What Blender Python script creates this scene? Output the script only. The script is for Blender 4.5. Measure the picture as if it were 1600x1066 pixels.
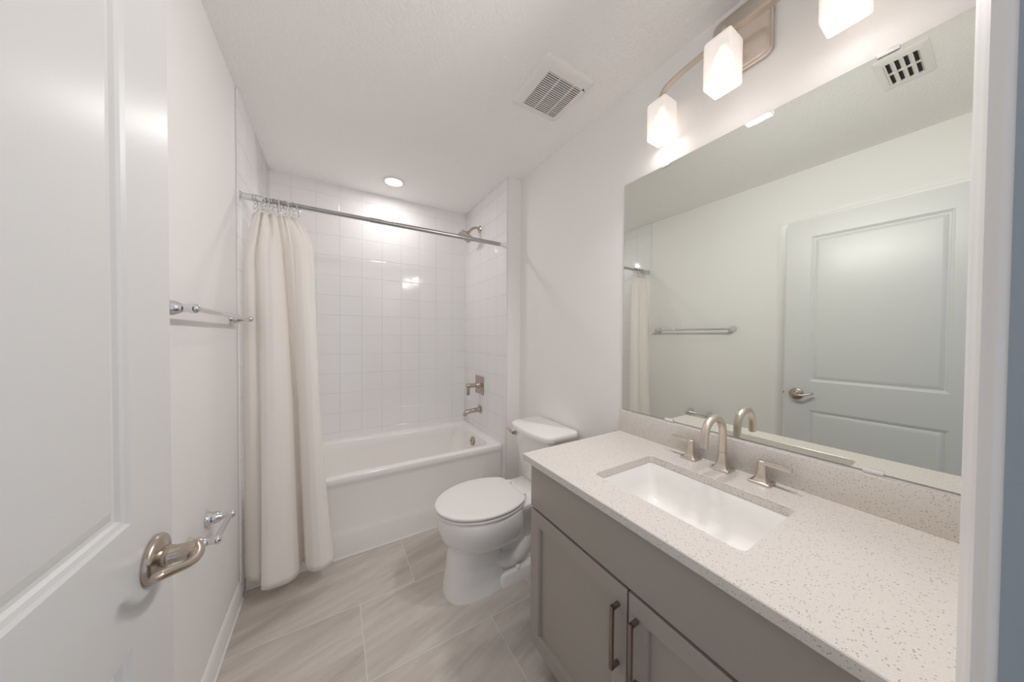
import bpy, bmesh, math, random
from mathutils import Vector, Matrix
random.seed(7)
for o in list(bpy.data.objects): bpy.data.objects.remove(o, do_unlink=True)
S = bpy.context.scene
COL = S.collection
PI = math.pi

# ------------------------------------------------------------------ camera
CAMZ = 1.2777
yaw, pitch, roll = .5422, .0159, .0067
F = Vector((math.sin(yaw)*math.cos(pitch), math.cos(yaw)*math.cos(pitch), -math.sin(pitch)))
R = Vector((math.cos(yaw), -math.sin(yaw), 0)); U = R.cross(F)
R2 = R*math.cos(roll)+U*math.sin(roll); U2 = U*math.cos(roll)-R*math.sin(roll)
cd = bpy.data.cameras.new('camera'); cam = bpy.data.objects.new('camera', cd); COL.objects.link(cam)
cd.sensor_width = 36; cd.lens = 36*464.5753/1600; cd.clip_start = .01; cd.clip_end = 60
cam.matrix_world = Matrix(((R2.x, U2.x, -F.x, 0), (R2.y, U2.y, -F.y, 0), (R2.z, U2.z, -F.z, CAMZ), (0, 0, 0, 1)))
S.camera = cam

# ------------------------------------------------------------------ world and colour
W = bpy.data.worlds.new('hall_daylight'); S.world = W; W.use_nodes = True
W.node_tree.nodes['Background'].inputs[0].default_value = (.76, .83, 1, 1)
W.node_tree.nodes['Background'].inputs[1].default_value = .20
S.view_settings.view_transform = 'Standard'; S.view_settings.look = 'None'
S.view_settings.exposure = 1.96; S.view_settings.gamma = 1; S.view_settings.use_curve_mapping = False
try:
    S.cycles.use_denoising = True
    S.cycles.max_bounces = 16; S.cycles.diffuse_bounces = 12; S.cycles.transparent_max_bounces = 12
    S.cycles.caustics_reflective = False; S.cycles.caustics_refractive = False
    S.cycles.sample_clamp_indirect = 6
except Exception: pass
VANITY_W, GLOW_W, CAN_W = 3.9, .085, .70

# ------------------------------------------------------------------ materials
def mat(name, col=(.8, .8, .8), rough=.5, metal=0, **kw):
    m = bpy.data.materials.new(name); m.use_nodes = True
    b = m.node_tree.nodes['Principled BSDF']
    b.inputs['Base Color'].default_value = (*col, 1); b.inputs['Roughness'].default_value = rough
    b.inputs['Metallic'].default_value = metal
    for k, v in kw.items(): b.inputs[k.replace('_', ' ')].default_value = v
    return m
def N(m, t, **kw):
    n = m.node_tree.nodes.new(t)
    for k, v in kw.items(): setattr(n, k, v)
    return n
def Lk(m, a, b): m.node_tree.links.new(a, b)
def PB(m): return m.node_tree.nodes['Principled BSDF']
def mth(m, op, a, b=None, c=None):
    n = N(m, 'ShaderNodeMath', operation=op)
    for i, v in enumerate((a, b, c)):
        if v is None: continue
        if isinstance(v, (int, float)): n.inputs[i].default_value = v
        else: Lk(m, v, n.inputs[i])
    return n.outputs[0]
def geo(m):
    g = N(m, 'ShaderNodeNewGeometry'); s = N(m, 'ShaderNodeSeparateXYZ'); Lk(m, g.outputs['Position'], s.inputs[0])
    return g.outputs['Position'], s.outputs
def bumpy(m, scale, strength, dist=.002, detail=3, rough=.5):
    p, _ = geo(m); n = N(m, 'ShaderNodeTexNoise'); n.inputs['Scale'].default_value = scale
    n.inputs['Detail'].default_value = detail; n.inputs['Roughness'].default_value = rough
    Lk(m, p, n.inputs['Vector']); b = N(m, 'ShaderNodeBump'); b.inputs['Strength'].default_value = strength
    b.inputs['Distance'].default_value = dist; Lk(m, n.outputs[0], b.inputs['Height']); Lk(m, b.outputs[0], PB(m).inputs['Normal'])
    return m
WALLC = (.865, .855, .84)
M = {}
M['wall'] = bumpy(mat('wall_paint', WALLC, .62), 170, .22, .0015)
M['ceiling'] = mat('ceiling_texture', (.92, .905, .885), .75)
m = M['ceiling']; p, _ = geo(m); n = N(m, 'ShaderNodeTexNoise'); n.inputs['Scale'].default_value = 75; n.inputs['Detail'].default_value = 4
Lk(m, p, n.inputs['Vector']); cr = N(m, 'ShaderNodeValToRGB'); cr.color_ramp.elements[0].position = .42; cr.color_ramp.elements[1].position = .6
Lk(m, n.outputs[0], cr.inputs[0]); b = N(m, 'ShaderNodeBump'); b.inputs['Strength'].default_value = .35; b.inputs['Distance'].default_value = .003
Lk(m, cr.outputs[0], b.inputs['Height']); Lk(m, b.outputs[0], PB(m).inputs['Normal'])
M['door'] = bumpy(mat('door_paint', (.69, .69, .675), .32), 90, .06, .001)
M['trim'] = mat('trim_paint', (.87, .865, .85), .35)
M['porcelain'] = mat('white_porcelain', (.88, .87, .85), .08, Coat_Weight=.3)
M['tub'] = mat('white_tub_enamel', (.87, .855, .83), .14)
M['plastic'] = mat('white_plastic', (.83, .81, .78), .35)
M['chrome'] = mat('chrome', (.74, .75, .76), .05, 1)
M['nickel'] = mat('brushed_nickel', (.52, .45, .38), .25, 1)
M['nickel_light'] = mat('brushed_nickel_fixture', (.68, .61, .54), .32, 1)
M['rod'] = mat('satin_steel_rod', (.46, .46, .46), .2, 1)
M['pull'] = mat('bronzed_nickel_pull', (.30, .25, .21), .33, 1)
M['cabinet'] = bumpy(mat('greige_cabinet_paint', (.37, .34, .30), .38), 60, .03, .001)
M['dark'] = mat('dark_interior', (.02, .018, .016), .7)
M['blue_grey'] = mat('blue_grey_jamb', (.33, .39, .43), .4)
M['vinyl'] = mat('caulk', (.86, .85, .83), .5)
M['clear'] = mat('clear_plastic', (.85, .85, .83), .15)
M['mirror_edge'] = mat('mirror_edge', (.09, .12, .11), .2)
M['mirror'] = mat('mirror_silver', (.80, .83, .775), .012, 1)

# tiled alcove: glossy white squares, pale grout, every tile tilted a hair
def tile_mat(name, ax, x0, pitch, z0, zp):
    m = mat(name, (.8, .8, .8), .1); p, s = geo(m)
    u = mth(m, 'DIVIDE', mth(m, 'SUBTRACT', s[ax], x0), pitch); v = mth(m, 'DIVIDE', mth(m, 'SUBTRACT', s[2], z0), zp)
    fu, fv = mth(m, 'FRACT', u), mth(m, 'FRACT', v)
    eu = mth(m, 'MINIMUM', fu, mth(m, 'SUBTRACT', 1, fu)); ev = mth(m, 'MINIMUM', fv, mth(m, 'SUBTRACT', 1, fv))
    e = mth(m, 'MINIMUM', eu, ev)
    mr = N(m, 'ShaderNodeMapRange'); mr.inputs['From Min'].default_value = .006; mr.inputs['From Max'].default_value = .022; Lk(m, e, mr.inputs[0])
    mx = N(m, 'ShaderNodeMix', data_type='RGBA'); Lk(m, mr.outputs[0], mx.inputs[0])
    mx.inputs[6].default_value = (.83, .825, .82, 1); mx.inputs[7].default_value = (.865, .86, .865, 1)
    Lk(m, mx.outputs[2], PB(m).inputs['Base Color'])
    cb = N(m, 'ShaderNodeCombineXYZ'); Lk(m, mth(m, 'FLOOR', u), cb.inputs[0]); Lk(m, mth(m, 'FLOOR', v), cb.inputs[1])
    wn = N(m, 'ShaderNodeTexWhiteNoise', noise_dimensions='3D'); Lk(m, cb.outputs[0], wn.inputs['Vector'])
    sc = N(m, 'ShaderNodeSeparateColor'); Lk(m, wn.outputs['Color'], sc.inputs[0])
    h = mth(m, 'ADD', mth(m, 'MULTIPLY', fu, mth(m, 'SUBTRACT', sc.outputs[0], .5)), mth(m, 'MULTIPLY', fv, mth(m, 'SUBTRACT', sc.outputs[1], .5)))
    n = N(m, 'ShaderNodeTexNoise'); n.inputs['Scale'].default_value = 9; Lk(m, p, n.inputs['Vector'])
    h = mth(m, 'ADD', mth(m, 'MULTIPLY', h, .35), mth(m, 'ADD', mth(m, 'MULTIPLY', mr.outputs[0], .5), mth(m, 'MULTIPLY', n.outputs[0], .35)))
    b = N(m, 'ShaderNodeBump'); b.inputs['Strength'].default_value = 1; b.inputs['Distance'].default_value = .0022
    Lk(m, h, b.inputs['Height']); Lk(m, b.outputs[0], PB(m).inputs['Normal'])
    return m
M['tile_back'] = tile_mat('alcove_tile_back', 0, .046, .1533, 1.432, .1535)
M['tile_side'] = tile_mat('alcove_tile_side', 1, 1.8925, .1533, 1.432, .1535)

# floor: long grey-beige porcelain planks of tile, third-bond, with pale grout and slanting veins
m = M['floor'] = mat('floor_tile', (.5, .46, .42), .38); p, s = geo(m)
rowf = mth(m, 'DIVIDE', mth(m, 'SUBTRACT', s[1], 1.561), .3735); row = mth(m, 'FLOOR', rowf); fv = mth(m, 'FRACT', rowf)
uf = mth(m, 'DIVIDE', mth(m, 'SUBTRACT', mth(m, 'SUBTRACT', s[0], .361), mth(m, 'MULTIPLY', row, .254)), .762)
fu = mth(m, 'FRACT', uf)
eu = mth(m, 'MULTIPLY', mth(m, 'MINIMUM', fu, mth(m, 'SUBTRACT', 1, fu)), .762)
ev = mth(m, 'MULTIPLY', mth(m, 'MINIMUM', fv, mth(m, 'SUBTRACT', 1, fv)), .3735)
e = mth(m, 'MINIMUM', eu, ev)
gm = N(m, 'ShaderNodeMapRange'); gm.inputs['From Min'].default_value = .0012; gm.inputs['From Max'].default_value = .0022; Lk(m, e, gm.inputs[0])
cb = N(m, 'ShaderNodeCombineXYZ'); Lk(m, mth(m, 'FLOOR', uf), cb.inputs[0]); Lk(m, row, cb.inputs[1])
wn = N(m, 'ShaderNodeTexWhiteNoise', noise_dimensions='3D'); Lk(m, cb.outputs[0], wn.inputs['Vector'])
va = N(m, 'ShaderNodeVectorMath', operation='MULTIPLY'); va.inputs[1].default_value = (7, 7, 7); Lk(m, wn.outputs['Color'], va.inputs[0])
vb = N(m, 'ShaderNodeVectorMath', operation='ADD'); Lk(m, va.outputs[0], vb.inputs[1])
mp = N(m, 'ShaderNodeMapping'); mp.inputs['Rotation'].default_value = (0, 0, math.radians(-14)); Lk(m, p, mp.inputs['Vector'])
ms = N(m, 'ShaderNodeMapping'); ms.inputs['Scale'].default_value = (1.3, 8, 1); Lk(m, mp.outputs[0], ms.inputs['Vector']); Lk(m, ms.outputs[0], vb.inputs[0])
n1 = N(m, 'ShaderNodeTexNoise'); n1.inputs['Scale'].default_value = 1.6; n1.inputs['Detail'].default_value = 7; n1.inputs['Roughness'].default_value = .62; n1.inputs['Distortion'].default_value = .35
Lk(m, vb.outputs[0], n1.inputs['Vector'])
cr = N(m, 'ShaderNodeValToRGB'); E = cr.color_ramp.elements
E[0].position = .28; E[0].color = (.44, .395, .352, 1); E[1].position = .72; E[1].color = (.67, .625, .585, 1)
q = E.new(.5); q.color = (.56, .515, .465, 1)
Lk(m, n1.outputs[0], cr.inputs[0])
n2 = N(m, 'ShaderNodeTexNoise'); n2.inputs['Scale'].default_value = 264; n2.inputs['Detail'].default_value = 2; Lk(m, p, n2.inputs['Vector'])
hs = N(m, 'ShaderNodeHueSaturation'); Lk(m, cr.outputs[0], hs.inputs['Color'])
Lk(m, mth(m, 'ADD', mth(m, 'MULTIPLY', n2.outputs[0], .22), .9), hs.inputs['Value'])
mx = N(m, 'ShaderNodeMix', data_type='RGBA'); Lk(m, gm.outputs[0], mx.inputs[0]); mx.inputs[6].default_value = (.74, .70, .66, 1); Lk(m, hs.outputs[0], mx.inputs[7])
Lk(m, mx.outputs[2], PB(m).inputs['Base Color'])
b = N(m, 'ShaderNodeBump'); b.inputs['Strength'].default_value = .5; b.inputs['Distance'].default_value = .0012
Lk(m, mth(m, 'ADD', gm.outputs[0], mth(m, 'MULTIPLY', n1.outputs[0], .25)), b.inputs['Height']); Lk(m, b.outputs[0], PB(m).inputs['Normal'])

# speckled quartz
m = M['quartz'] = mat('speckled_quartz', (.72, .68, .63), .22); p, s = geo(m)
v = N(m, 'ShaderNodeTexVoronoi'); v.inputs['Scale'].default_value = 264; Lk(m, p, v.inputs['Vector'])
sc = N(m, 'ShaderNodeSeparateColor'); Lk(m, v.outputs['Color'], sc.inputs[0])
near = mth(m, 'LESS_THAN', v.outputs['Distance'], .34); pick = mth(m, 'LESS_THAN', sc.outputs[0], .20)
spk = mth(m, 'MULTIPLY', near, pick)
mx1 = N(m, 'ShaderNodeMix', data_type='RGBA'); Lk(m, sc.outputs[1], mx1.inputs[0]); mx1.inputs[6].default_value = (.30, .25, .20, 1); mx1.inputs[7].default_value = (.50, .455, .41, 1)
n = N(m, 'ShaderNodeTexNoise'); n.inputs['Scale'].default_value = 420; n.inputs['Detail'].default_value = 3; Lk(m, p, n.inputs['Vector'])
mx2 = N(m, 'ShaderNodeMix', data_type='RGBA'); Lk(m, n.outputs[0], mx2.inputs[0]); mx2.inputs[6].default_value = (.62, .575, .53, 1); mx2.inputs[7].default_value = (.78, .745, .705, 1)
mx3 = N(m, 'ShaderNodeMix', data_type='RGBA'); Lk(m, spk, mx3.inputs[0]); Lk(m, mx2.outputs[2], mx3.inputs[6]); Lk(m, mx1.outputs[2], mx3.inputs[7])
Lk(m, mx3.outputs[2], PB(m).inputs['Base Color'])

# curtain: woven cream cloth, lets some light through
m = M['curtain'] = mat('cream_cloth', (.95, .925, .895), .85); p, s = geo(m)
nt = m.node_tree; tr = N(m, 'ShaderNodeBsdfTranslucent'); tr.inputs[0].default_value = (.95, .90, .83, 1)
ad = N(m, 'ShaderNodeMixShader'); ad.inputs[0].default_value = .2; Lk(m, PB(m).outputs[0], ad.inputs[1]); Lk(m, tr.outputs[0], ad.inputs[2])
Lk(m, ad.outputs[0], nt.nodes['Material Output'].inputs['Surface'])
wv = N(m, 'ShaderNodeTexNoise'); wv.inputs['Scale'].default_value = 1; mp = N(m, 'ShaderNodeMapping'); mp.inputs['Scale'].default_value = (60, 60, 420)
Lk(m, p, mp.inputs['Vector']); Lk(m, mp.outputs[0], wv.inputs['Vector']); b = N(m, 'ShaderNodeBump'); b.inputs['Strength'].default_value = .12; b.inputs['Distance'].default_value = .001
Lk(m, wv.outputs[0], b.inputs['Height']); Lk(m, b.outputs[0], PB(m).inputs['Normal'])

# frosted lamp glass: light passes through it and it glows
m = M['shade'] = mat('frosted_lamp_glass', (.72, .70, .69), .25); nt = m.node_tree
PB(m).inputs['Emission Color'].default_value = (1, .95, .91, 1); PB(m).inputs['Emission Strength'].default_value = .085
tp = N(m, 'ShaderNodeBsdfTransparent'); tp.inputs[0].default_value = (1, .96, .92, 1)
ad = N(m, 'ShaderNodeMixShader'); ad.inputs[0].default_value = .35; Lk(m, PB(m).outputs[0], ad.inputs[1]); Lk(m, tp.outputs[0], ad.inputs[2])
Lk(m, ad.outputs[0], nt.nodes['Material Output'].inputs['Surface'])
M['bulb'] = mat('lit_bulb', (1, 1, 1), .5, Emission_Color=(1, .95, .9, 1), Emission_Strength=.45)
M['can_lens'] = mat('lit_lens', (1, 1, 1), .5, Emission_Color=(1, .96, .92, 1), Emission_Strength=2)

# ------------------------------------------------------------------ mesh helpers
def box(bm, x0, x1, y0, y1, z0, z1, bev=0, seg=2):
    vs = [bm.verts.new((x, y, z)) for x in (x0, x1) for y in (y0, y1) for z in (z0, z1)]
    fs = [bm.faces.new([vs[i] for i in q]) for q in ((0, 1, 3, 2), (4, 6, 7, 5), (0, 4, 5, 1), (2, 3, 7, 6), (0, 2, 6, 4), (1, 5, 7, 3))]
    if bev:
        es = {e for f in fs for e in f.edges}
        bmesh.ops.bevel(bm, geom=list(es), offset=bev, segments=seg, affect='EDGES', profile=.5)
    return bm
def loft(bm, rings, cap=(True, True), closed=True):
    vr = [[bm.verts.new(p) for p in r] for r in rings]
    for a, b in zip(vr, vr[1:]):
        k = len(a)
        for i in range(k if closed else k-1):
            j = (i+1) % k; bm.faces.new((a[i], a[j], b[j], b[i]))
    if cap[0]: bm.faces.new(list(reversed(vr[0])))
    if cap[1]: bm.faces.new(vr[-1])
    return vr
def frame_of(t):
    t = t.normalized(); a = Vector((0, 0, 1)) if abs(t.z) < .9 else Vector((1, 0, 0))
    x = t.cross(a).normalized(); return x, t.cross(x).normalized()
def smooth_path(pts, k=6):
    P = [Vector(p) for p in pts]; out = []
    for i in range(len(P)-1):
        a = P[max(i-1, 0)]; b_ = P[i]; c = P[i+1]; d = P[min(i+2, len(P)-1)]
        for j in range(k):
            t = j/k; out.append(.5*((2*b_)+(c-a)*t+(2*a-5*b_+4*c-d)*t*t+(3*b_-a-3*c+d)*t**3))
    out.append(P[-1]); return out
def tube(bm, pts, r, n=16, cap=True, flat=1.0):
    P = [Vector(p) for p in pts]; rs = r if isinstance(r, (list, tuple)) else [r]*len(P)
    if len(rs) != len(P): rs = [rs[min(int(i*(len(rs)-1)/(len(P)-1)+.5), len(rs)-1)] for i in range(len(P))]
    T = [(P[min(i+1, len(P)-1)]-P[max(i-1, 0)]).normalized() for i in range(len(P))]
    x, y = frame_of(T[0]); rings = []
    for i, p in enumerate(P):
        x = (x-T[i]*x.dot(T[i])).normalized(); y = T[i].cross(x)
        rings.append([p+(x*math.cos(2*PI*k/n)+y*math.sin(2*PI*k/n)*flat)*rs[i] for k in range(n)])
    loft(bm, rings, (cap, cap)); return bm
def lathe(bm, prof, o, axis, n=32, cap=(True, True)):
    o = Vector(o); a = Vector(axis).normalized(); x, y = frame_of(a)
    loft(bm, [[o+a*h+(x*math.cos(2*PI*k/n)+y*math.sin(2*PI*k/n))*max(r, 1e-5) for k in range(n)] for r, h in prof], cap); return bm
def rrect(x0, x1, y0, y1, r, nc=6):
    pts = []
    for cx, cy, a0 in ((x1-r, y1-r, 0), (x0+r, y1-r, PI/2), (x0+r, y0+r, PI), (x1-r, y0+r, 1.5*PI)):
        for i in range(nc+1):
            a = a0+PI/2*i/nc; pts.append((cx+r*math.cos(a), cy+r*math.sin(a)))
    return pts
def torus(bm, o, axis, Rr, r, n=28, k=8):
    o = Vector(o); a = Vector(axis).normalized(); x, y = frame_of(a); vs = []
    for i in range(n):
        c = math.cos(2*PI*i/n); s_ = math.sin(2*PI*i/n); d = x*c+y*s_
        vs.append([bm.verts.new(o+d*(Rr+r*math.cos(2*PI*j/k))+a*r*math.sin(2*PI*j/k)) for j in range(k)])
    for i in range(n):
        for j in range(k):
            bm.faces.new((vs[i][j], vs[(i+1) % n][j], vs[(i+1) % n][(j+1) % k], vs[i][(j+1) % k]))
    return bm
def nb(): return bmesh.new()
def woff(o):
    v = Vector((0, 0, 0))
    while o: v += o.location; o = o.parent
    return v
def obj(name, bm, m, parent=None, origin=None, local=False, smooth=40):
    bmesh.ops.recalc_face_normals(bm, faces=bm.faces[:])
    me = bpy.data.meshes.new(name); bm.to_mesh(me); bm.free(); me.materials.append(m)
    if smooth:
        for f in me.polygons: f.use_smooth = True
        me.set_sharp_from_angle(angle=math.radians(smooth))
    o = bpy.data.objects.new(name, me); COL.objects.link(o)
    if parent:
        o.parent = parent
        if not local: me.transform(Matrix.Translation(-woff(parent)))
    elif origin is not None:
        me.transform(Matrix.Translation(-Vector(origin))); o.location = origin
    return o
def thing(name, label, cat, loc=(0, 0, 0), group=None):
    o = bpy.data.objects.new(name, None); COL.objects.link(o); o.location = loc; o.empty_display_size = .05
    o['label'] = label; o['category'] = cat
    if group: o['group'] = group
    return o
def tag(o, label, cat, group=None):
    o['label'] = label; o['category'] = cat
    if group: o['group'] = group
    return o
def struct(name, bm, m, parent=None, **kw):
    o = obj(name, bm, m, parent, **kw)
    if not parent: o['kind'] = 'structure'
    return o
def B(*a, **k): return box(nb(), *a, **k)

# ------------------------------------------------------------------ room
XL, XT0, XR, XT = -.391, -.380, 1.209, 1.090
YF, YB, ZC, YW = 1.8915, 2.694, 2.44, .004
JL, JR, DH = -.312, .450, 2.063
struct('floor', B(-1.2, 2.0, -1.4, 2.85, -.05, 0), M['floor'])
struct('ceiling', B(-1.2, 2.0, -1.4, 2.85, ZC, ZC+.08), M['ceiling'])  # carried on over the added hall, shaping its daylight
struct('wall_hall_added_left', B(-1.3, -1.2, -1.4, -.114, 0, ZC), M['wall'])  # unseen hall sides, added so daylight arrives mainly from behind the camera
struct('wall_hall_added_right', B(2.0, 2.1, -1.4, -.114, 0, ZC), M['wall'])
CY0, CY1 = .118, .820                     # the second doorway, in the left wall
bm = nb(); box(bm, -.51, XL, -.114, CY0, 0, ZC); box(bm, -.51, XL, CY1, 2.80, 0, ZC); box(bm, -.51, XL, CY0, CY1, 2.062, ZC)
struct('wall_left', bm, M['wall'])
struct('wall_back', B(-.51, 1.33, YB+.061, 2.82, 0, ZC), M['wall'])
bm = nb(); box(bm, XR, 1.33, -.114, YB+.06, 0, ZC); box(bm, XT+.010, XR, YF, YB+.06, 0, ZC, bev=0)
struct('wall_right', bm, M['wall'])
bm = nb(); box(bm, -1.2, JL-.019, YW-.118, YW-.001, 0, ZC); box(bm, JR+.019, 2.0, YW-.118, YW, 0, ZC); box(bm, JL-.019, JR+.019, YW-.118, YW, DH+.019, ZC)
struct('wall_front', bm, M['wall'])
struct('wall_alcove_back', B(XT0, XT, YB, YB+.06, 0, ZC), M['tile_back'])
struct('wall_alcove_left', B(XL, XT0, YF-.005, YB+.010, 0, ZC, bev=.004), M['tile_side'])
struct('wall_alcove_right', B(XT, XT+.010, YF+.001, YB+.010, 0, ZC, bev=.004), M['tile_side'])

def baseboard(name, p0, p1, nrm):
    p0, p1, nrm = Vector(p0), Vector(p1), Vector(nrm)
    prof = [(0, 0), (.014, 0), (.014, .060), (.011, .066), (.011, .074), (.007, .082), (.004, .086), (0, .086)]
    bm = nb(); loft(bm, [[p+nrm*a+Vector((0, 0, h)) for a, h in prof] for p in (p0, p1)])
    bm2 = bm; loft(bm2, [[p+nrm*a+Vector((0, 0, h)) for a, h in ((.012, 0), (.019, 0), (.014, .005), (.012, .005))] for p in (p0, p1)])
    return struct(name, bm, M['trim'], smooth=30)
baseboard('baseboard_left', (XL, CY1+.058, 0), (XL, YF-.006, 0), (1, 0, 0))
baseboard('baseboard_right', (XR, .962, 0), (XR, YF, 0), (-1, 0, 0))
baseboard('baseboard_alcove', (XT+.002, YF, 0), (XR-.014, YF, 0), (0, -1, 0))

CAS = [(0, 0), (0, .007), (.006, .009), (.012, .008), (.018, .010), (.030, .0125), (.040, .0155), (.050, .016), (.057, .015), (.057, 0)]
def casing(name, a, b, top, mp):
    """a, b: the two jamb positions along the wall, mp(u, n, z) -> world point"""
    bm = nb(); rings = []
    for (u, z, du, dz) in ((a, 0, -1, 0), (a, top, -1, 1), (b, top, 1, 1), (b, 0, 1, 0)):
        rings.append([mp(u+du*(w+.005), n, z+dz*(w+.005)) for w, n in CAS])
    loft(bm, rings); return struct(name, bm, M['trim'], smooth=25)
casing('trim_1', JL, JR, DH, lambda u, n, z: Vector((u, YW+n*.95, z)))
casing('trim_2', JL, JR, DH, lambda u, n, z: Vector((u, YW-.118-n, z)))
casing('trim_3', CY0+.012, CY1-.012, 2.048, lambda u, n, z: Vector((XL+n, u, z)))
bm = nb(); box(bm, JL-.019, JL, YW-.118, YW, 0, DH+.019); box(bm, JR, JR+.019, YW-.118, YW, 0, DH+.019); box(bm, JL, JR, YW-.118, YW, DH, DH+.019)
box(bm, JR-.011, JR, YW-.078, YW-.042, 0, DH, bev=.002); box(bm, JL, JL+.011, YW-.078, YW-.042, 0, DH, bev=.002); box(bm, JL, JR, YW-.078, YW-.042, DH-.011, DH, bev=.002)
struct('trim_4', bm, M['trim'])
bm = nb(); box(bm, -.51, XL, CY0, CY0+.015, 0, 2.062); box(bm, -.51, XL, CY1-.015, CY1, 0, 2.062); box(bm, -.51, XL, CY0, CY1, 2.048, 2.062)
struct('trim_5', bm, M['trim'])

# ------------------------------------------------------------------ panelled doors
def door_mesh(Wd, H, z0, panels, t=.035, inset=.115):
    bm = nb()
    prof = [(0, 0), (.004, -.0035), (.010, -.0055), (.013, -.0100), (.018, -.0110), (.035, -.003), (.037, -.0028)]
    ys = [0, inset, Wd-inset, Wd]; zs = [z0]+[z for p in panels for z in p]+[H]
    for side in (0, 1):
        X = lambda d: d if side == 0 else -t-d
        for i in range(3):
            for j in range(len(zs)-1):
                if i == 1 and j % 2 == 1:
                    rings = []
                    for off, d in prof:
                        y0_, y1_, a, b_ = ys[1]+off, ys[2]-off, zs[j]+off, zs[j+1]-off
                        rings.append([(X(d), y0_, a), (X(d), y1_, a), (X(d), y1_, b_), (X(d), y0_, b_)])
                    loft(bm, rings, (False, True))
                else:
                    bm.faces.new([bm.verts.new((X(0), y, z)) for y, z in ((ys[i], zs[j]), (ys[i+1], zs[j]), (ys[i+1], zs[j+1]), (ys[i], zs[j+1]))])
    for (ya, yb, za, zb) in ((0, 0, z0, H), (Wd, Wd, z0, H), (0, Wd, z0, z0), (0, Wd, H, H)):
        if ya == yb: q = [(0, ya, za), (-t, ya, za), (-t, ya, zb), (0, ya, zb)]
        else: q = [(0, ya, za), (0, yb, za), (-t, yb, za), (-t, ya, za)]
        bm.faces.new([bm.verts.new(p) for p in q])
    bmesh.ops.remove_doubles(bm, verts=bm.verts[:], dist=1e-5)
    return bm
def lever(parent, y0, z0, sgn, n0=0.0):
    """door lever: rosette, neck and a bowed grip; sgn = side of the door it stands off"""
    X = lambda d: n0+sgn*d
    bm = nb(); lathe(bm, [(.037, 0), (.0375, .005), (.035, .009), (.031, .0105), (.020, .012), (.0165, .014)], (n0, y0, z0), (sgn, 0, 0), 48)
    ro = obj('rosette', bm, M['nickel'], parent, local=True)
    bm = nb(); lathe(bm, [(.0165, .012), (.0165, .018), (.0150, .019), (.0150, .023), (.0135, .025), (.0140, .040), (.0150, .047), (.0135, .052), (.006, .054)], (n0, y0, z0), (sgn, 0, 0), 32)
    pts = smooth_path([(X(.046), y0+.004, z0+.002), (X(.054), y0-.010, z0-.002), (X(.0565), y0-.028, z0-.002), (X(.0525), y0-.047, z0+.002), (X(.044), y0-.067, z0+.010), (X(.037), y0-.082, z0+.015), (X(.035), y0-.090, z0+.017)], 5)
    rs = [.0130, .0115, .0090, .0078, .0080, .0090, .0085, .003]
    n = len(pts); rr = []
    for i in range(n):
        t = i/(n-1)*(len(rs)-1); k = min(int(t), len(rs)-2); rr.append(rs[k]+(rs[k+1]-rs[k])*(t-k))
    tube(bm, pts, rr, 18, True, .82)
    return obj('grip', bm, M['nickel'], ro, local=True)
PAN = [(.215, .811), (.997, 1.938)]
d1 = bpy.data.objects.new('door_1', None); COL.objects.link(d1); d1.location = (-.2753, .02, 0); d1.rotation_euler = (0, 0, -math.atan(.03))
d1['kind'] = 'structure'; d1['label'] = 'white two-panel door standing open against the left wall'
leaf = obj('leaf', door_mesh(.76, 2.057, .010, PAN, inset=.119), M['door'], d1, local=True, smooth=20)
lv = lever(d1, .698, .907, 1, 0)
lv2 = lever(d1, .698, .907, -1, -.035)
bm = nb(); box(bm, -.030, -.005, .7595, .7615, .878, .936); box(bm, -.023, -.012, .76, .771, .900, .914, bev=.002)
obj('latch', bm, M['nickel'], d1, local=True)
for z in (.25, 1.05, 1.82):
    bm = nb(); lathe(bm, [(.007, -.045), (.007, .045)], (.004, -.006, z), (0, 0, 1), 16); box(bm, -.030, .002, -.003, -.0005, z-.045, z+.045)
    obj('hinge', bm, M['nickel'], d1, local=True)
d2 = bpy.data.objects.new('door_2', None); COL.objects.link(d2); d2.location = (XL-.006, CY0+.017, 0)
d2['kind'] = 'structure'; d2['label'] = 'closed white door in the left wall hidden behind the open door'
obj('leaf', door_mesh(CY1-CY0-.034, 2.029, .010, PAN, inset=.110), M['door'], d2, local=True, smooth=20)
struct('trim_6', B(JR-.0012, JR+.0005, YW-.1175, -.0012, 0, DH), M['blue_grey'])  # thin blue-grey sheet over the hall half of the right jamb

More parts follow.
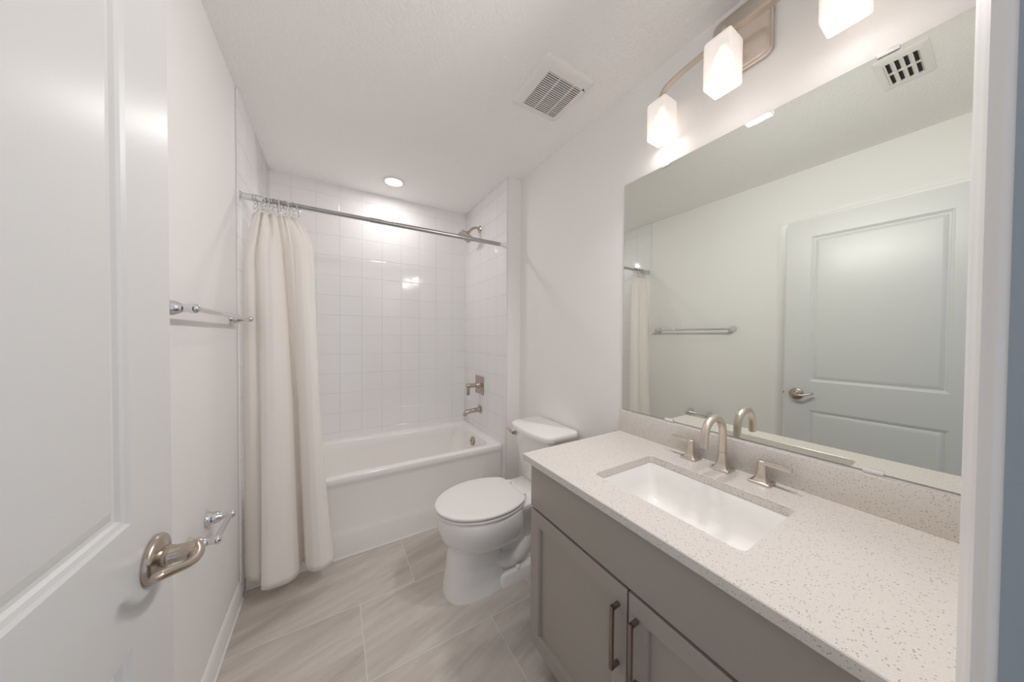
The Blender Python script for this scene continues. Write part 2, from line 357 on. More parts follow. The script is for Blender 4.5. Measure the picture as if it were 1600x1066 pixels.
# ------------------------------------------------------------------ bathtub
tb = thing('bathtub', 'white alcove bathtub with plain apron behind the shower curtain', 'bathtub', (.355, 2.31, 0))
def ring(x0, x1, y0, y1, r, z): return [(x, y, z) for x, y in rrect(x0, x1, y0, y1, r, 8)]
bx0, bx1, by0, by1 = XT0+.002, XT-.002, 1.943, YB-.004
bm = nb()
R_ = [ring(bx0, bx1, 1.937, by1, .004, 0.002), ring(bx0, bx1, 1.938, by1, .004, .118), ring(bx0, bx1, 1.944, by1, .004, .142), ring(bx0, bx1, 1.951, by1, .004, .165),
      ring(bx0, bx1, 1.953, by1, .004, .395), ring(bx0, bx1, 1.950, by1, .004, .412), ring(bx0, bx1, 1.943, by1, .004, .424), ring(bx0, bx1, 1.940, by1, .004, .436),
      ring(bx0, bx1, 1.940, by1, .004, .450), ring(bx0+.001, bx1-.001, 1.943, by1-.001, .004, .459), ring(bx0+.004, bx1-.004, 1.950, by1-.004, .006, .4635),
      ring(bx0+.062, bx1-.058, 1.998, by1-.072, .085, .4625), ring(bx0+.070, bx1-.066, 2.006, by1-.080, .09, .459), ring(bx0+.076, bx1-.070, 2.012, by1-.086, .092, .450),
      ring(bx0+.090, bx1-.076, 2.018, by1-.092, .095, .40), ring(bx0+.14, bx1-.090, 2.034, by1-.108, .11, .25), ring(bx0+.20, bx1-.105, 2.052, by1-.126, .12, .15),
      ring(bx0+.245, bx1-.135, 2.085, by1-.16, .12, .115), ring(bx0+.33, bx1-.22, 2.16, by1-.23, .1, .105)]
loft(bm, R_, (True, True))
basin = obj('basin', bm, M['tub'], tb, smooth=38)
bm = nb(); lathe(bm, [(.034, 0), (.036, .004), (.034, .009), (.025, .012), (.008, .013)], (XT-.082, 2.309, .392), (-1, 0, .12), 32)
ov = obj('overflow_plate', bm, M['nickel'], tb); bm = nb(); tube(bm, [(XT-.093, 2.309, .392), (XT-.104, 2.309, .400)], .005, 10); obj('trip_lever', bm, M['nickel'], ov)
bm = nb(); lathe(bm, [(.03, 0), (.03, .004), (.012, .006)], (.80, 2.31, .1065), (0, 0, 1), 24); obj('drain', bm, M['nickel'], tb)
bm = nb(); tube(bm, [(bx0, 1.934, .003), (bx1, 1.934, .003)], .004, 8); box(bm, XT-.005, XT-.0008, 1.945, YB-.0008, .461, .469, bev=.0015); box(bm, XT0+.0008, XT-.0008, YB-.006, YB-.0008, .461, .469, bev=.0015)
obj('caulk_bead', bm, M['vinyl'], tb)

# ------------------------------------------------------------------ shower fittings
sp = thing('tub_spout', 'brushed nickel tub spout on the tiled wall above the bathtub', 'spout', (XT, 2.335, .645))
obj('flange', B(XT-.008, XT, 2.305, 2.365, .615, .675, bev=.002), M['nickel'], sp)
bm = nb(); pts = smooth_path([(XT-.004, 2.335, .645), (XT-.05, 2.335, .643), (XT-.10, 2.335, .639), (XT-.132, 2.335, .630), (XT-.142, 2.335, .605)], 6); tube(bm, pts, [.021, .019, .018, .018, .016], 20)
obj('spout', bm, M['nickel'], sp)
bm = nb(); lathe(bm, [(.008, 0), (.008, .012), (.005, .016)], (XT-.135, 2.335, .645), (0, 0, 1), 14); obj('diverter', bm, M['nickel'], sp)
vl = thing('shower_valve', 'square brushed nickel shower valve plate with lever above the spout', 'valve', (XT, 2.345, .855))
obj('plate', B(XT-.007, XT, 2.265, 2.425, .778, .932, bev=.003), M['nickel'], vl)
bm = nb(); lathe(bm, [(.030, .006), (.024, .018), (.019, .035), (.018, .085), (.019, .088), (.019, .118), (.017, .122)], (XT, 2.345, .855), (-1, 0, 0), 28); obj('stem', bm, M['nickel'], vl)
obj('handle', B(XT-.120, XT-.094, 2.337, 2.353, .775, .862, bev=.003), M['nickel'], vl)
sh = thing('shower_fitting', 'square brushed nickel shower head on a bent arm high on tiled wall', 'shower head', (XT, 2.36, 2.20))
bm = nb(); lathe(bm, [(.030, 0), (.030, .004), (.022, .009), (.014, .012)], (XT, 2.36, 2.20), (-1, 0, 0), 28); obj('flange', bm, M['nickel'], sh)
bm = nb(); pts = smooth_path([(XT-.004, 2.36, 2.20), (XT-.03, 2.36, 2.206), (XT-.065, 2.36, 2.195), (XT-.095, 2.36, 2.165), (XT-.108, 2.36, 2.148)], 6); tube(bm, pts, .0105, 16); obj('arm', bm, M['nickel'], sh)
bm = nb(); box(bm, -.058, .058, -.058, .058, -.012, .006, bev=.004); loft(bm, [[(x*s_, y*s_, z) for x, y in rrect(-1, 1, -1, 1, .3, 5)] for s_, z in ((.056, .005), (.034, .012), (.017, .026), (.015, .040))]); 
bm.transform(Matrix.Translation((XT-.128, 2.36, 2.118)) @ Matrix.Rotation(math.radians(28), 4, 'Y'))
obj('head', bm, M['nickel'], sh)

# ------------------------------------------------------------------ curtain rod, rings, curtain
RY, RZ = 1.912, 1.947
rd = thing('curtain_rod', 'long steel shower curtain rod across the tub alcove', 'curtain rod', (.355, RY, RZ))
bm = nb(); tube(bm, [(XT0+.012, RY, RZ), (.20, RY, RZ)], .0115, 20); obj('inner_tube', bm, M['rod'], rd)
bm = nb(); tube(bm, [(.185, RY, RZ), (XT-.035, RY, RZ)], .0137, 20); obj('outer_tube', bm, M['rod'], rd)
bm = nb(); lathe(bm, [(.021, 0), (.021, .004), (.016, .007), (.0155, .085), (.0115, .088)], (XT0, RY, RZ), (1, 0, 0), 24); obj('end_sleeve', bm, M['chrome'], rd)
bm = nb(); lathe(bm, [(.021, 0), (.021, .006), (.0165, .012), (.0165, .048), (.014, .05)], (XT, RY, RZ), (-1, 0, 0), 24); obj('end_cap', bm, M['clear'], rd)
def ring_mesh():
    bm = nb(); torus(bm, (0, RY, RZ-.006), (1, 0, .1), .0215, .0019, 28, 8)
    tube(bm, smooth_path([(0, RY, RZ-.027), (.001, RY-.006, RZ-.036), (.001, RY-.010, RZ-.048), (0, RY-.004, RZ-.056), (0, RY+.005, RZ-.050), (0, RY+.006, RZ-.042)], 4), .0017, 8)
    lathe(bm, [(.001, -.0045), (.0035, -.003), (.0045, 0), (.0035, .003), (.001, .0045)], (0, RY-.001, RZ-.029), (1, 0, 0), 10)
    return bm
r0 = obj('curtain_ring', ring_mesh(), M['chrome'], origin=(0, RY, RZ))
xs = [-.326, -.314, -.297, -.285, -.268, -.251, -.238, -.223, -.207, -.191, -.173, -.152]
for i, x in enumerate(xs):
    o = r0 if i == 0 else r0.copy()
    if i: COL.objects.link(o)
    o.location = (x, RY, RZ); o.rotation_euler = (random.uniform(-.15, .15), 0, random.uniform(-.5, .5))
    tag(o, 'chrome ring bunched at the left end of the shower rod', 'curtain ring', 'chrome curtain rings bunched on the rod')
# footprint of the gathered cloth at the hem (x, y, hem z), at mid height, and at the rings
bot = [(-.372, 1.905), (-.352, 1.870), (-.332, 1.850), (-.309, 1.838), (-.291, 1.856), (-.289, 1.812), (-.288, 1.766), (-.262, 1.756), (-.228, 1.762), (-.192, 1.772), (-.168, 1.792), (-.150, 1.826),
       (-.146, 1.868), (-.134, 1.890), (-.124, 1.862), (-.119, 1.815), (-.109, 1.784), (-.084, 1.752), (-.052, 1.738), (-.022, 1.747), (.000, 1.770), (.002, 1.800), (-.010, 1.826)]
mid = [(-.374, 1.905), (-.360, 1.880), (-.340, 1.862), (-.318, 1.858), (-.304, 1.866), (-.300, 1.850), (-.292, 1.832), (-.270, 1.820), (-.240, 1.816), (-.212, 1.826), (-.190, 1.850), (-.180, 1.880),
       (-.172, 1.905), (-.162, 1.912), (-.154, 1.888), (-.146, 1.856), (-.134, 1.836), (-.112, 1.818), (-.090, 1.812), (-.072, 1.820), (-.064, 1.838), (-.063, 1.858), (-.068, 1.880)]
up = [(-.374, 1.908), (-.364, 1.892), (-.348, 1.882), (-.330, 1.880), (-.318, 1.888), (-.312, 1.876), (-.300, 1.862), (-.280, 1.854), (-.258, 1.856), (-.240, 1.872), (-.228, 1.892), (-.220, 1.908),
      (-.212, 1.914), (-.202, 1.898), (-.192, 1.880), (-.178, 1.866), (-.160, 1.858), (-.140, 1.854), (-.120, 1.858), (-.104, 1.866), (-.094, 1.876), (-.090, 1.888), (-.096, 1.900)]
nk = len(bot)
top = []
for i in range(nk):
    t = i/(nk-1); k = t*11
    top.append((-.330+.180*t, RY-.004+.010*math.sin(i*1.9)+(-.008 if i % 2 else .004)))
def dense(pts, k=7):
    c = smooth_path([(x, y, 0) for x, y in pts], k); out = []
    for i, p in enumerate(c):
        a = min(i//k, len(pts)-2); t = (i-a*k)/k
        q = Vector((pts[a][0]+(pts[a+1][0]-pts[a][0])*t, pts[a][1]+(pts[a+1][1]-pts[a][1])*t, 0)); out.append(p.lerp(q, .55))
    return out
Db, Dm, Du, Dt = dense(bot), dense(mid), dense(up), dense(top)
nd = len(Db); NZ = 60; rows = []
for j in range(NZ+1):
    f = j/NZ; rowp = []
    for i in range(nd):
        s_ = i/(nd-1)
        # corner of the cloth droops at the free end, scallops between rings
        drop = .012*abs(math.sin(PI*11*s_))+.030*max(0, (s_-.93)/.07)**1.3+.02*max(0, (.05-s_)/.05)
        zt = RZ-.058-drop; zb = .082+.012*math.sin(s_*9)+(.012 if s_ > .55 else 0)
        z = zb+(zt-zb)*f
        h = (z-.08)/(1.889-.08)
        kn = [(0, Db[i]), (.47, Dm[i]), (.90, Du[i]), (1.0, Dt[i])]
        hk = .865+.065*s_
        if h <= .47: t = max(h, 0)/.47; a, b_ = Db[i], Dm[i]; w = t*(1.25-.25*t)
        elif h <= hk: t = (h-.47)/(hk-.47); a, b_ = Dm[i], Du[i]; w = t
        else: t = min((h-hk)/(1-hk), 1); a, b_ = Du[i], Dt[i]; w = t
        pnt = a.lerp(b_, min(w, 1))
        pl = max(0, min(1, (h-.62)/.33)); pnt = pnt+Vector((0, -.011*pl*abs(math.sin(PI*5.5*s_+.5))**.7+.006*pl, 0))
        rowp.append((pnt.x, pnt.y, z))
    rows.append(rowp)
for _ in range(2):   # soften the joins down the cloth
    nr = [r[:] for r in rows]
    for j in range(1, NZ):
        for i in range(nd):
            a, b_, c = rows[j-1][i], rows[j][i], rows[j+1][i]
            nr[j][i] = (b_[0]*.5+(a[0]+c[0])*.25, b_[1]*.5+(a[1]+c[1])*.25, b_[2])
    rows = nr
bm = nb(); loft(bm, rows, (False, False), closed=False)
cur = obj('shower_curtain', bm, M['curtain'], origin=(-.2, RY, .08), smooth=60)
sm = cur.modifiers.new('cloth_thickness', 'SOLIDIFY'); sm.thickness = .0012
tag(cur, 'cream shower curtain gathered at the left end of the rod', 'shower curtain')

# ------------------------------------------------------------------ toilet
TY = 1.408
tl = thing('toilet', 'white two-piece toilet with closed lid between bathtub and vanity', 'toilet', (.85, TY, 0))
def egg(xf, xb, hw, z, n=48, ef=2.0, eb=2.8, mfrac=.52):
    xm = xf+(xb-xf)*mfrac; pts = []
    for k in range(n):
        a = 2*PI*k/n; c, s_ = math.cos(a), math.sin(a); front = c < 0
        e = ef if front else eb; rx = (xm-xf) if front else (xb-xm)
        pts.append((xm+rx*math.copysign(abs(c)**(2/e), c), TY+hw*math.copysign(abs(s_)**(2/e), s_), z))
    return pts
bm = nb()
loft(bm, [egg(.440, .870, .172, .404), egg(.434, .874, .180, .400), egg(.432, .876, .184, .385), egg(.432, .878, .186, .360), egg(.437, .882, .184, .330), egg(.447, .886, .176, .295),
          egg(.463, .890, .162, .262), egg(.486, .895, .143, .236), egg(.512, .90, .122, .218), egg(.530, .90, .105, .210)])
bowl = obj('bowl', bm, M['porcelain'], tl, smooth=60)
bm = nb()   # pedestal: front column, foot, trapway and the pillar that carries the tank
loft(bm, [egg(.466, .80, .120, .0, ef=2.6), egg(.466, .80, .120, .010, ef=2.6), egg(.470, .79, .117, .022, ef=2.6), egg(.478, .775, .112, .09, ef=2.6), egg(.488, .77, .108, .16, ef=2.6), egg(.498, .78, .106, .235, ef=2.5), egg(.52, .80, .10, .28)])
loft(bm, [[(x, y, z) for x, y in rrect(.70-d, 1.085+d, TY-.118-d, TY+.118+d, .05, 8)] for z, d in ((0, 0), (.010, 0), (.022, -.003), (.050, -.006), (.056, -.012), (.058, -.03))])
loft(bm, [[(x, y, z) for x, y in rrect(a, b_, TY-h, TY+h, .035, 8)] for z, a, b_, h in ((.05, .93, 1.07, .075), (.15, .90, 1.08, .080), (.27, .86, 1.11, .095), (.34, .84, 1.15, .125), (.375, .82, 1.165, .140), (.398, .82, 1.17, .142), (.404, .825, 1.166, .138))])
loft(bm, [[(x, y, z) for x, y in rrect(a, b_, TY-h, TY+h, .04, 8)] for z, a, b_, h in ((.04, .70, 1.08, .072), (.12, .70, 1.08, .070), (.20, .70, 1.08, .074), (.27, .72, 1.08, .09))])
for s_ in (-1, 1):
    tube(bm, smooth_path([(.64, TY+s_*.062, .185), (.73, TY+s_*.062, .13), (.81, TY+s_*.062, .100), (.89, TY+s_*.058, .13), (.94, TY+s_*.050, .20), (.95, TY+s_*.045, .29)], 6), [.040, .042, .042, .042, .040, .04], 24)
obj('pedestal', bm, M['porcelain'], tl, smooth=60)
for s_ in (-1, 1):
    bm = nb(); lathe(bm, [(.014, -.002), (.014, .008), (.011, .014), (.005, .017)], (.835, TY+s_*.098, .056), (0, 0, 1), 20); obj('bolt_cap', bm, M['porcelain'], tl)
def cut(xf, xb, hw, z, rx=.25, n=72):
    xm = xf+rx; a0 = math.acos(min(.98, (xb-xm)/rx)); pts = []
    for k in range(n):
        a = a0+(2*PI-2*a0)*k/(n-1); pts.append((xm+rx*math.cos(a), TY+hw*math.sin(a), z))
    a, b_ = pts[-1], pts[0]; out = pts[1:-1]
    for k in range(13):
        t = .04+.92*k/12; out.append((xb-.004*abs(2*t-1)**6+.002, a[1]+(b_[1]-a[1])*t, z))
    return out
def slab(z0, z1, o, r=.004):
    P = dict(xf=.425+o, xb=.868-o*.4, hw=.190-o)
    def e(d, z): return cut(P['xf']+d, P['xb']-d, P['hw']-d, z, .252-o-d)
    return [e(r, z0), e(r*.3, z0+r*.35), e(0, z0+r), e(0, z1-r), e(r*.4, z1-r*.35), e(r*1.4, z1)]
bm = nb(); loft(bm, slab(.4045, .4175, .002)); seat = obj('seat', bm, M['plastic'], tl, smooth=50)
bm = nb(); rr = slab(.4225, .438, 0, .005); rr.append(cut(.46, .84, .15, .4405, .212)); loft(bm, rr); obj('lid', bm, M['plastic'], tl, smooth=50)
for s_ in (-1, 1):
    obj('hinge', B(.862, .892, TY+s_*.075-.016, TY+s_*.075+.016, .404, .436, bev=.006), M['plastic'], seat)
def tankring(xf, xb, hw, z, bow=.03, r=.03):
    out = []
    for x, y in rrect(xf, xb, TY+.022-hw, TY+.022+hw, r, 8):
        t = (y-TY-.022)/hw; w = max(0, (xb-x)/(xb-xf)); out.append((x-bow*(1-t*t)*w, y, z))
    return out
def fine(ring_, k=4):
    out = []; n = len(ring_)
    for i in range(n):
        a, b_ = Vector(ring_[i]), Vector(ring_[(i+1) % n])
        out.append(a)
        if (b_-a).length > .05:
            for j in range(1, 12): out.append(a.lerp(b_, j/12))
    return out
def tr_(xf, xb, hw, z, bow, r):
    base = fine([(x, y, z) for x, y in rrect(xf, xb, TY+.022-hw, TY+.022+hw, r, 8)])
    return [(p.x-bow*(1-((p.y-TY-.022)/hw)**2)*max(0, (xb-p.x)/(xb-xf)), p.y, p.z) for p in base]
bm = nb(); loft(bm, [tr_(1.035, 1.185, .160, .405, .012, .03), tr_(1.025, 1.188, .168, .415, .014, .03), tr_(1.003, 1.19, .184, .60, .018, .03), tr_(.993, 1.19, .190, .704, .020, .03)])
tank = obj('tank', bm, M['porcelain'], tl, smooth=50)
bm = nb(); loft(bm, [tr_(.984, 1.194, .194, .703, .03, .035), tr_(.975, 1.196, .200, .708, .033, .035), tr_(.973, 1.196, .201, .728, .033, .035), tr_(.978, 1.194, .197, .738, .033, .035), tr_(.992, 1.186, .182, .743, .03, .03)])
obj('tank_lid', bm, M['porcelain'], tl, smooth=50)
bm = nb(); lathe(bm, [(.013, 0), (.013, .006), (.009, .010), (.008, .018)], (.990, TY+.185, .668), (-1, 0, 0), 18); tube(bm, smooth_path([(.974, TY+.185, .668), (.972, TY+.215, .672), (.974, TY+.240, .680), (.976, TY+.255, .686)], 4), [.010, .009, .009, .0095], 12)
obj('flush_lever', bm, M['nickel'], tank)

# ------------------------------------------------------------------ vanity cabinet
va = thing('vanity_cabinet', 'greige two-door vanity cabinet under the speckled countertop', 'cabinet', (.93, .5, 0))
CX = .660
bm = nb(); box(bm, CX+.036, XR-.002, .052, .946, .088, .655, bev=.001); box(bm, CX+.036, CX+.046, .052, .946, .60, .7985); box(bm, CX+.021, XR-.002, .928, .946, .088, .7985); box(bm, CX+.021, XR-.002, .052, .070, .60, .7985); box(bm, CX+.085, XR-.002, .054, .944, .0005, .092)
obj('body', bm, M['cabinet'], va)
obj('filler', B(CX+.004, CX+.030, .006, .0515, .0005, .7985, bev=.001), M['cabinet'], va)
obj('false_drawer', B(CX, CX+.020, .055, .944, .622, .788, bev=.0015), M['cabinet'], va)
def shaker(y0, y1, z0, z1):
    bm = nb(); w = .056
    box(bm, CX+.013, CX+.019, y0+.02, y1-.02, z0+.02, z1-.02)
    prof = [(0, .020), (0, .0015), (.0015, 0), (w-.006, 0), (w-.0045, .0015), (w-.0035, .0035), (w, .0035), (w+.0015, .0125), (w+.002, .014)]
    loft(bm, [[(CX+d, y0+o, z0+o), (CX+d, y1-o, z0+o), (CX+d, y1-o, z1-o), (CX+d, y0+o, z1-o)] for o, d in prof], (True, False))
    return bm
def pull(y, za, zb, parent):
    bm = nb(); xo = CX-.031
    box(bm, xo, xo+.009, y-.005, y+.005, za, zb, bev=.0008)
    for z in (za, zb-.010): box(bm, xo+.004, CX+.001, y-.005, y+.005, z, z+.010, bev=.0008)
    return obj('pull', bm, M['pull'], parent)
dl = obj('door', shaker(.502, .944, .092, .612), M['cabinet'], va, smooth=20); pull(.528, .392, .562, dl)
dr = obj('door', shaker(.055, .497, .092, .612), M['cabinet'], va, smooth=20); pull(.470, .392, .562, dr)

# countertop with its sink cut-out
SX0, SX1, SY0, SY1 = .742, 1.046, .277, .697
ct = thing('countertop', 'cream speckled quartz countertop with backsplash on the greige cabinet', 'countertop', (.92, .48, .80))
def q4(x0, x1, y0, y1, r, z): return [(x, y, z) for x, y in rrect(x0, x1, y0, y1, r, 6)]
bm = nb(); X0, X1, Y0, Y1, Z0, Z1 = .630, XR-.0005, YW+.001, .960, .7995, .8245
rr = [q4(SX0, SX1, SY0, SY1, .018, Z0), q4(X0+.001, X1, Y0, Y1-.001, .002, Z0), q4(X0, X1, Y0, Y1, .003, Z0+.0015), q4(X0, X1, Y0, Y1, .003, Z1-.002), q4(X0+.002, X1, Y0, Y1-.002, .003, Z1),
      q4(SX0-.0015, SX1+.0015, SY0-.0015, SY1+.0015, .019, Z1), q4(SX0, SX1, SY0, SY1, .018, Z1-.0015), q4(SX0, SX1, SY0, SY1, .018, Z0)]
loft(bm, rr, (False, False)); obj('slab', bm, M['quartz'], ct, smooth=30)
obj('backsplash', B(XR-.020, XR-.0005, YW+.001, .960, Z1, .9234, bev=.0015), M['quartz'], ct)
obj('caulk_line', B(XR-.006, XR-.0005, .03, .958, .9234, .9262, bev=.0008), M['vinyl'], ct)
# undermount basin
sk = thing('sink', 'white rectangular undermount sink set into the quartz countertop', 'sink', (.894, .487, .66))
o_ = .005
bm = nb(); zr = Z0-.0007
loft(bm, [q4(SX0-.03, SX1+.03, SY0-.03, SY1+.03, .03, zr-.008), q4(SX0-.03, SX1+.03, SY0-.03, SY1+.03, .03, zr), q4(SX0-.003, SX1+.003, SY0-.003, SY1+.003, .02, zr), q4(SX0+.001, SX1-.001, SY0+.001, SY1-.001, .02, zr-.004),
          q4(SX0+.006, SX1-.004, SY0+.007, SY1-.007, .024, zr-.06), q4(SX0+.011, SX1-.008, SY0+.014, SY1-.014, .030, zr-.105), q4(SX0+.020, SX1-.016, SY0+.024, SY1-.024, .032, zr-.122), q4(SX0+.038, SX1-.034, SY0+.042, SY1-.042, .03, zr-.131),
          q4(SX0+.11, SX1-.11, SY0+.17, SY1-.17, .03, zr-.135)], (False, True))
# outer shell below
loft(bm, [q4(SX0-.03, SX1+.03, SY0-.03, SY1+.03, .03, zr-.008), q4(SX0-.008, SX1+.008, SY0-.008, SY1+.008, .03, zr-.012), q4(SX0, SX1, SY0, SY1, .03, zr-.125), q4(SX0+.04, SX1-.04, SY0+.04, SY1-.04, .03, zr-.143)], (False, True))
obj('bowl', bm, M['porcelain'], sk, smooth=45)
bm = nb(); lathe(bm, [(.022, 0), (.022, .002), (.016, .003), (.012, .001)], (.92, .487, zr-.1352), (0, 0, 1), 28); obj('drain', bm, M['nickel'], sk)

# ------------------------------------------------------------------ faucet: spout and two lever handles
def flare(bm, cx, cy, hb=.029, zt=.047, rn=.0125):
    z0 = Z1+.0003
    loft(bm, [[(cx+x*s_, cy+y*s_, z0+z) for x, y in rrect(-1, 1, -1, 1, .12, 6)] for s_, z in ((hb, 0), (hb, .0055), (hb-.0015, .007))], (True, True))
    rings = []
    for k in range(13):
        t = k/12; s_ = rn+(hb*.70-rn)*(1-t)**4.8; rad = .12+(1-.12)*min(1, t*1.3)
        rings.append([(cx+x*s_, cy+y*s_, z0+.0065+t*(zt-.0065)) for x, y in rrect(-1, 1, -1, 1, max(.12, min(rad, .999)), 6)])
    loft(bm, rings)
fc = thing('faucet', 'brushed nickel gooseneck faucet with two lever handles behind the sink', 'faucet', (1.15, .497, Z1))
bm = nb(); flare(bm, 1.150, .497, .029, .060, .0125)
arc = [(1.150, .497, Z1+.050), (1.150, .497, Z1+.117)]
for k in range(1, 15):
    a = PI*k/15*1.06; arc.append((1.089+.061*math.cos(a), .497, Z1+.124+.061*math.sin(a)))
arc += [(1.0265, .497, Z1+.103), (1.025, .497, Z1+.096)]
tube(bm, arc, .0122, 24); obj('spout', bm, M['nickel_light'], fc, smooth=50)
bm = nb(); torus(bm, (1.150, .497, Z1+.060), (0, 0, 1), .0122, .0006, 28, 6); obj('seam_ring', bm, M['nickel'], fc)
for cy, d in ((.602, 1), (.387, -1)):
    bm = nb(); flare(bm, 1.150, cy, .027, .052, .0115); lathe(bm, [(.0112, .051), (.0118, .053), (.0118, .068), (.0105, .0695)], (1.150, cy, Z1), (0, 0, 1), 24)
    h = obj('handle', bm, M['nickel_light'], fc, smooth=50)
    ya, yb = sorted((cy-d*.006, cy+d*.072))
    obj('lever', B(1.142, 1.158, ya, yb, Z1+.058, Z1+.0705, bev=.0014), M['nickel_light'], h)

# ------------------------------------------------------------------ mirror
mi = thing('mirror', 'large frameless wall mirror above the countertop backsplash', 'mirror', (XR, .5, .93))
bm = nb(); box(bm, XR-.0055, XR-.0005, .030, .9566, .9308, 2.0041); obj('glass_edge', bm, M['mirror_edge'], mi)
bm = nb(); v_ = [bm.verts.new(p) for p in ((XR-.0060, .0305, .9313), (XR-.0060, .9561, .9313), (XR-.0060, .9561, 2.0036), (XR-.0060, .0305, 2.0036))]; bm.faces.new(v_)
w_ = [bm.verts.new((XR-.0056, v.co.y, v.co.z)) for v in v_]; bm.faces.new(list(reversed(w_)))
for i in range(4): bm.faces.new((v_[i], w_[i], w_[(i+1) % 4], v_[(i+1) % 4]))
obj('silvered_face', bm, M['mirror'], mi, smooth=0)
for y, top_ in ((.75, 1), (.165, 1), (.72, 0), (.172, 0)):
    z = 2.0041 if top_ else .9308
    bm = nb(); box(bm, XR-.0095, XR-.0065, y-.018, y+.018, z-.008 if top_ else z-.003, z+.003 if top_ else z+.008, bev=.001); box(bm, XR-.0095, XR-.0003, y-.018, y+.018, z+.0005 if top_ else z-.0035, z+.0035 if top_ else z-.0005, bev=.001)
    obj('clip', bm, M['clear'], mi)

# ------------------------------------------------------------------ vanity light
vt = thing('vanity_light', 'three-shade brushed nickel vanity light above the mirror', 'light', (XR, .485, 2.30))
bm = nb(); loft(bm, [[(XR-d, y, z) for y, z in rrect(.485-.088+o, .485+.088-o, 2.30-.112+o, 2.30+.112-o, .022, 6)] for d, o in ((0, 0), (.010, 0), (.012, .005), (.019, .007), (.021, .010))]); obj('backplate', bm, M['nickel_light'], vt)
BX = 1.098
bm = nb()
def strip(bm, pts, hw, ht):
    P = smooth_path(pts, 6); rings = []
    for i, p in enumerate(P):
        t = (P[min(i+1, len(P)-1)]-P[max(i-1, 0)]).normalized(); n_ = Vector((0, -t.z, t.y))
        rings.append([p+Vector((sx*hw, 0, 0))+n_*sz*ht for sx, sz in ((-1, -1), (1, -1), (1, 1), (-1, 1))])
    loft(bm, rings)
strip(bm, [(1.150, .746, 2.236), (1.150, .744, 2.252), (1.149, .730, 2.272), (1.146, .700, 2.283), (1.138, .62, 2.287), (1.132, .485, 2.288), (1.134, .34, 2.287), (1.130, .27, 2.283), (1.122, .237, 2.272), (1.114, .226, 2.256), (1.112, .224, 2.244)], .011, .004)
obj('arm', bm, M['nickel_light'], vt, smooth=30)
bm = nb(); tube(bm, [(XR-.02, .485, 2.287), (1.120, .485, 2.287), (1.088, .485, 2.280), (1.077, .485, 2.262), (1.076, .485, 2.246)], .0085, 16); obj('stem', bm, M['nickel_light'], vt)
SH = [(1.110, .739, 2.083, 2.233), (1.036, .485, 2.083, 2.233), (1.071, .223, 2.086, 2.236)]
sw = .081
for k, (xf, yc, zb, zt) in enumerate(SH):
    xc = xf+sw/2
    bm = nb(); h_ = sw/2
    loft(bm, [[(xc+x*s_, yc+y*s_, z) for x, y in rrect(-1, 1, -1, 1, .16, 5)] for s_, z in ((h_-.003, zb), (h_, zb+.002), (h_, zt-.012), (h_-.003, zt-.003), (h_-.010, zt), (h_-.026, zt))], (False, False))
    loft(bm, [[(xc+x*s_, yc+y*s_, z) for x, y in rrect(-1, 1, -1, 1, .16, 5)] for s_, z in ((h_-.003, zb), (h_-.0045, zb+.002), (h_-.0045, zt-.012), (h_-.012, zt-.004), (h_-.026, zt-.004))], (False, False))
    so = obj('shade', bm, M['shade'], vt, smooth=45)
    bm = nb(); lathe(bm, [(.017, 0), (.020, -.004), (.018, -.022), (.013, -.034)], (xc, yc, zt+.012), (0, 0, 1), 20); obj('socket', bm, M['nickel_light'], so)
    bm = nb(); lathe(bm, [(.010, -.022), (.014, -.034), (.024, -.052), (.030, -.074), (.028, -.094), (.018, -.108), (.004, -.114)], (xc, yc, zt), (0, 0, 1), 24); obj('bulb', bm, M['bulb'], so)
    ld = bpy.data.lights.new('bulb_glow', 'POINT'); ld.energy = GLOW_W*(1.15, 1.0, .7)[k]; ld.color = (1, .92, .86); ld.shadow_soft_size = .03
    lo = bpy.data.objects.new('bulb_glow', ld); COL.objects.link(lo); lo.location = (xc, yc, zb+.012)
    ld = bpy.data.lights.new('bulb_light', 'SPOT'); ld.energy = VANITY_W*(1.1, 1.0, .72)[k]; ld.color = (1, .965, .957); ld.shadow_soft_size = .03
    ld.spot_size = math.radians(172); ld.spot_blend = .85
    lo = bpy.data.objects.new('bulb_light', ld); COL.objects.link(lo); lo.location = (xf-.034, yc, zb+.03)
    lo.rotation_euler = Vector((-1, 0, -.85)).to_track_quat('-Z', 'Y').to_euler()

# ------------------------------------------------------------------ recessed can light
cn = thing('recessed_light', 'round white recessed ceiling light over the bathtub', 'light', (.397, 2.405, ZC))
bm = nb(); lathe(bm, [(.082, 0), (.082, -.003), (.076, -.007), (.062, -.008), (.058, -.004), (.058, .002)], (.397, 2.405, ZC), (0, 0, 1), 48, (False, False)); obj('trim_ring', bm, M['plastic'], cn)
bm = nb(); lathe(bm, [(.060, .0), (.059, -.003), (.03, -.0045), (.001, -.005)], (.397, 2.405, ZC-.0005), (0, 0, 1), 48); obj('lens', bm, M['can_lens'], cn)
ld = bpy.data.lights.new('downlight', 'AREA'); ld.shape = 'DISK'; ld.size = .11; ld.energy = CAN_W; ld.color = (1, .96, .93)
lo = bpy.data.objects.new('downlight', ld); COL.objects.link(lo); lo.location = (.397, 2.405, ZC-.010)

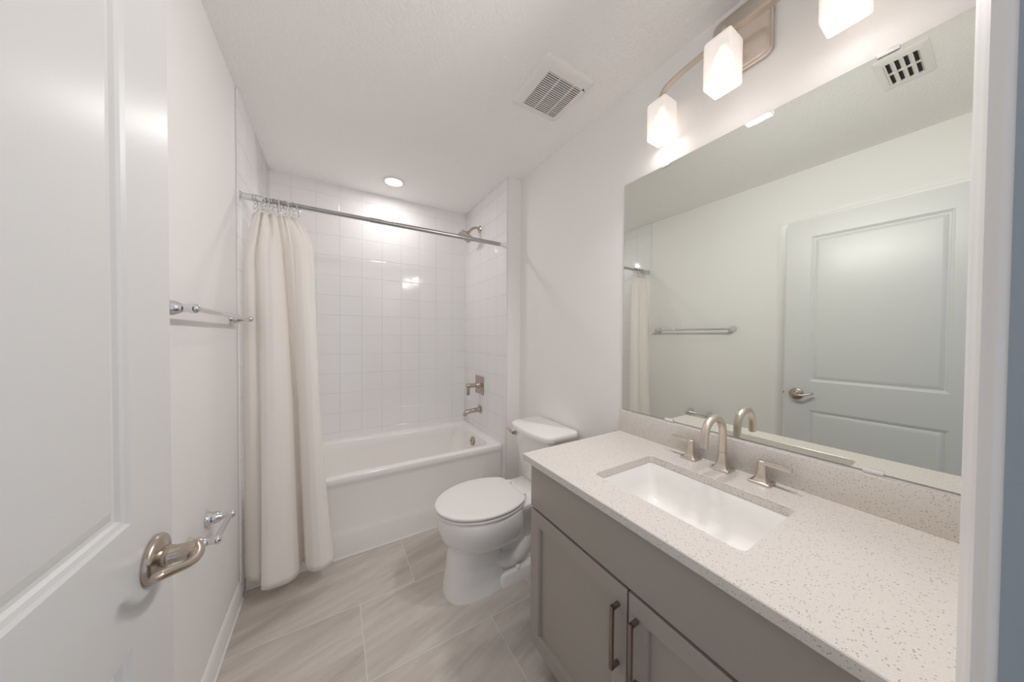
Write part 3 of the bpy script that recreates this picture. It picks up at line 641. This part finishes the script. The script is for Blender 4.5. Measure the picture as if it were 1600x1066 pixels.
# ------------------------------------------------------------------ exhaust fan grille
fx0, fx1, fy0, fy1 = .752, 1.024, .977, 1.270
ef = thing('exhaust_fan', 'square white exhaust fan grille with dark slots on the ceiling', 'fan', (.888, 1.12, ZC))
bm = nb(); gx0, gx1, gy0, gy1 = .797, 1.007, 1.028, 1.238
loft(bm, [q4(fx0+o, fx1-o, fy0+o, fy1-o, .02-o*.3, ZC-h) for o, h in ((0, 0), (0, .008), (.003, .014), (.012, .020), (.030, .0245), (.038, .025))]+[q4(gx0, gx1, gy0, gy1, .003, ZC-.025), q4(gx0, gx1, gy0, gy1, .003, ZC-.019)], (False, False))
obj('cover', bm, M['plastic'], ef, smooth=40)
obj('duct_opening', B(gx0-.001, gx1+.001, gy0-.001, gy1+.001, ZC-.0195, ZC-.0003), M['dark'], ef)
bm = nb(); ns = 20; pt = (gy1-gy0)/ns
for i in range(ns):
    y = gy0+(i+.5)*pt; box(bm, gx0, gx1, y-.0023, y+.0023, ZC-.0252, ZC-.0228)
for x in (gx0+.066, gx1-.066): box(bm, x-.0022, x+.0022, gy0, gy1, ZC-.0254, ZC-.0226)
obj('louver', bm, M['plastic'], ef)

# ------------------------------------------------------------------ air register (seen in the mirror)
ar = thing('air_register', 'white rectangular ceiling air register with eight slots seen in mirror', 'vent', (.315, .243, ZC))
rx0, rx1, ry0, ry1 = .184, .440, .172, .314
bm = nb(); loft(bm, [q4(rx0+o, rx1-o, ry0+o, ry1-o, .003, ZC-h) for o, h in ((0, 0), (0, .003), (.006, .006), (.022, .007))]+[q4(.222, .402, .199, .293, .002, ZC-.007), q4(.222, .402, .199, .293, .002, ZC-.0015)], (False, False))
obj('frame', bm, M['plastic'], ar, smooth=30)
obj('duct_opening', B(.221, .403, .198, .294, ZC-.002, ZC-.0003), M['dark'], ar)
bm = nb(); box(bm, .307, .317, .199, .293, ZC-.007, ZC-.002)
for i in range(5):
    y = .199+i*.0235
    q = [(y-.010, ZC-.010), (y-.0085, ZC-.0108), (y+.004, ZC-.0025), (y+.0025, ZC-.0017)]
    q = [(min(max(a, .199), .2935), b_) for a, b_ in q]
    loft(bm, [[(x, a, b_) for a, b_ in q] for x in (.222, .402)])
obj('louver', bm, M['plastic'], ar, smooth=0)

# ------------------------------------------------------------------ towel bar and paper holder on the left wall
def bar_fitting(root, ya, yb, z, rbar, ext, names=('post', 'bar'), fl=.0255):
    for y in (ya, yb):
        bm = nb(); lathe(bm, [(fl, 0), (fl, .004), (fl*.90, .007), (fl*.86, .016), (fl*.78, .027), (fl*.60, .036), (.0115, .042), (.0105, .053), (.0125, .057), (.0135, .064), (.0125, .072), (.007, .078), (.001, .079)], (XL, y, z), (1, 0, 0), 28)
        obj(names[0], bm, M['chrome'], root, smooth=50)
    bm = nb(); tube(bm, [(XL+.064, ya+ext, z), (XL+.064, yb-ext, z)], rbar, 20); obj(names[1], bm, M['chrome'], root)
tw = thing('towel_bar', 'chrome towel bar on the left wall beside the curtain', 'towel bar', (XL, 1.46, 1.348))
bar_fitting(tw, 1.150, 1.785, 1.348, .0080, .004)
ph = thing('toilet_paper_holder', 'empty chrome toilet paper holder low on the left wall', 'paper holder', (XL, 1.395, .610))
bar_fitting(ph, 1.311, 1.474, .610, .0085, .004, ('post', 'roller'))
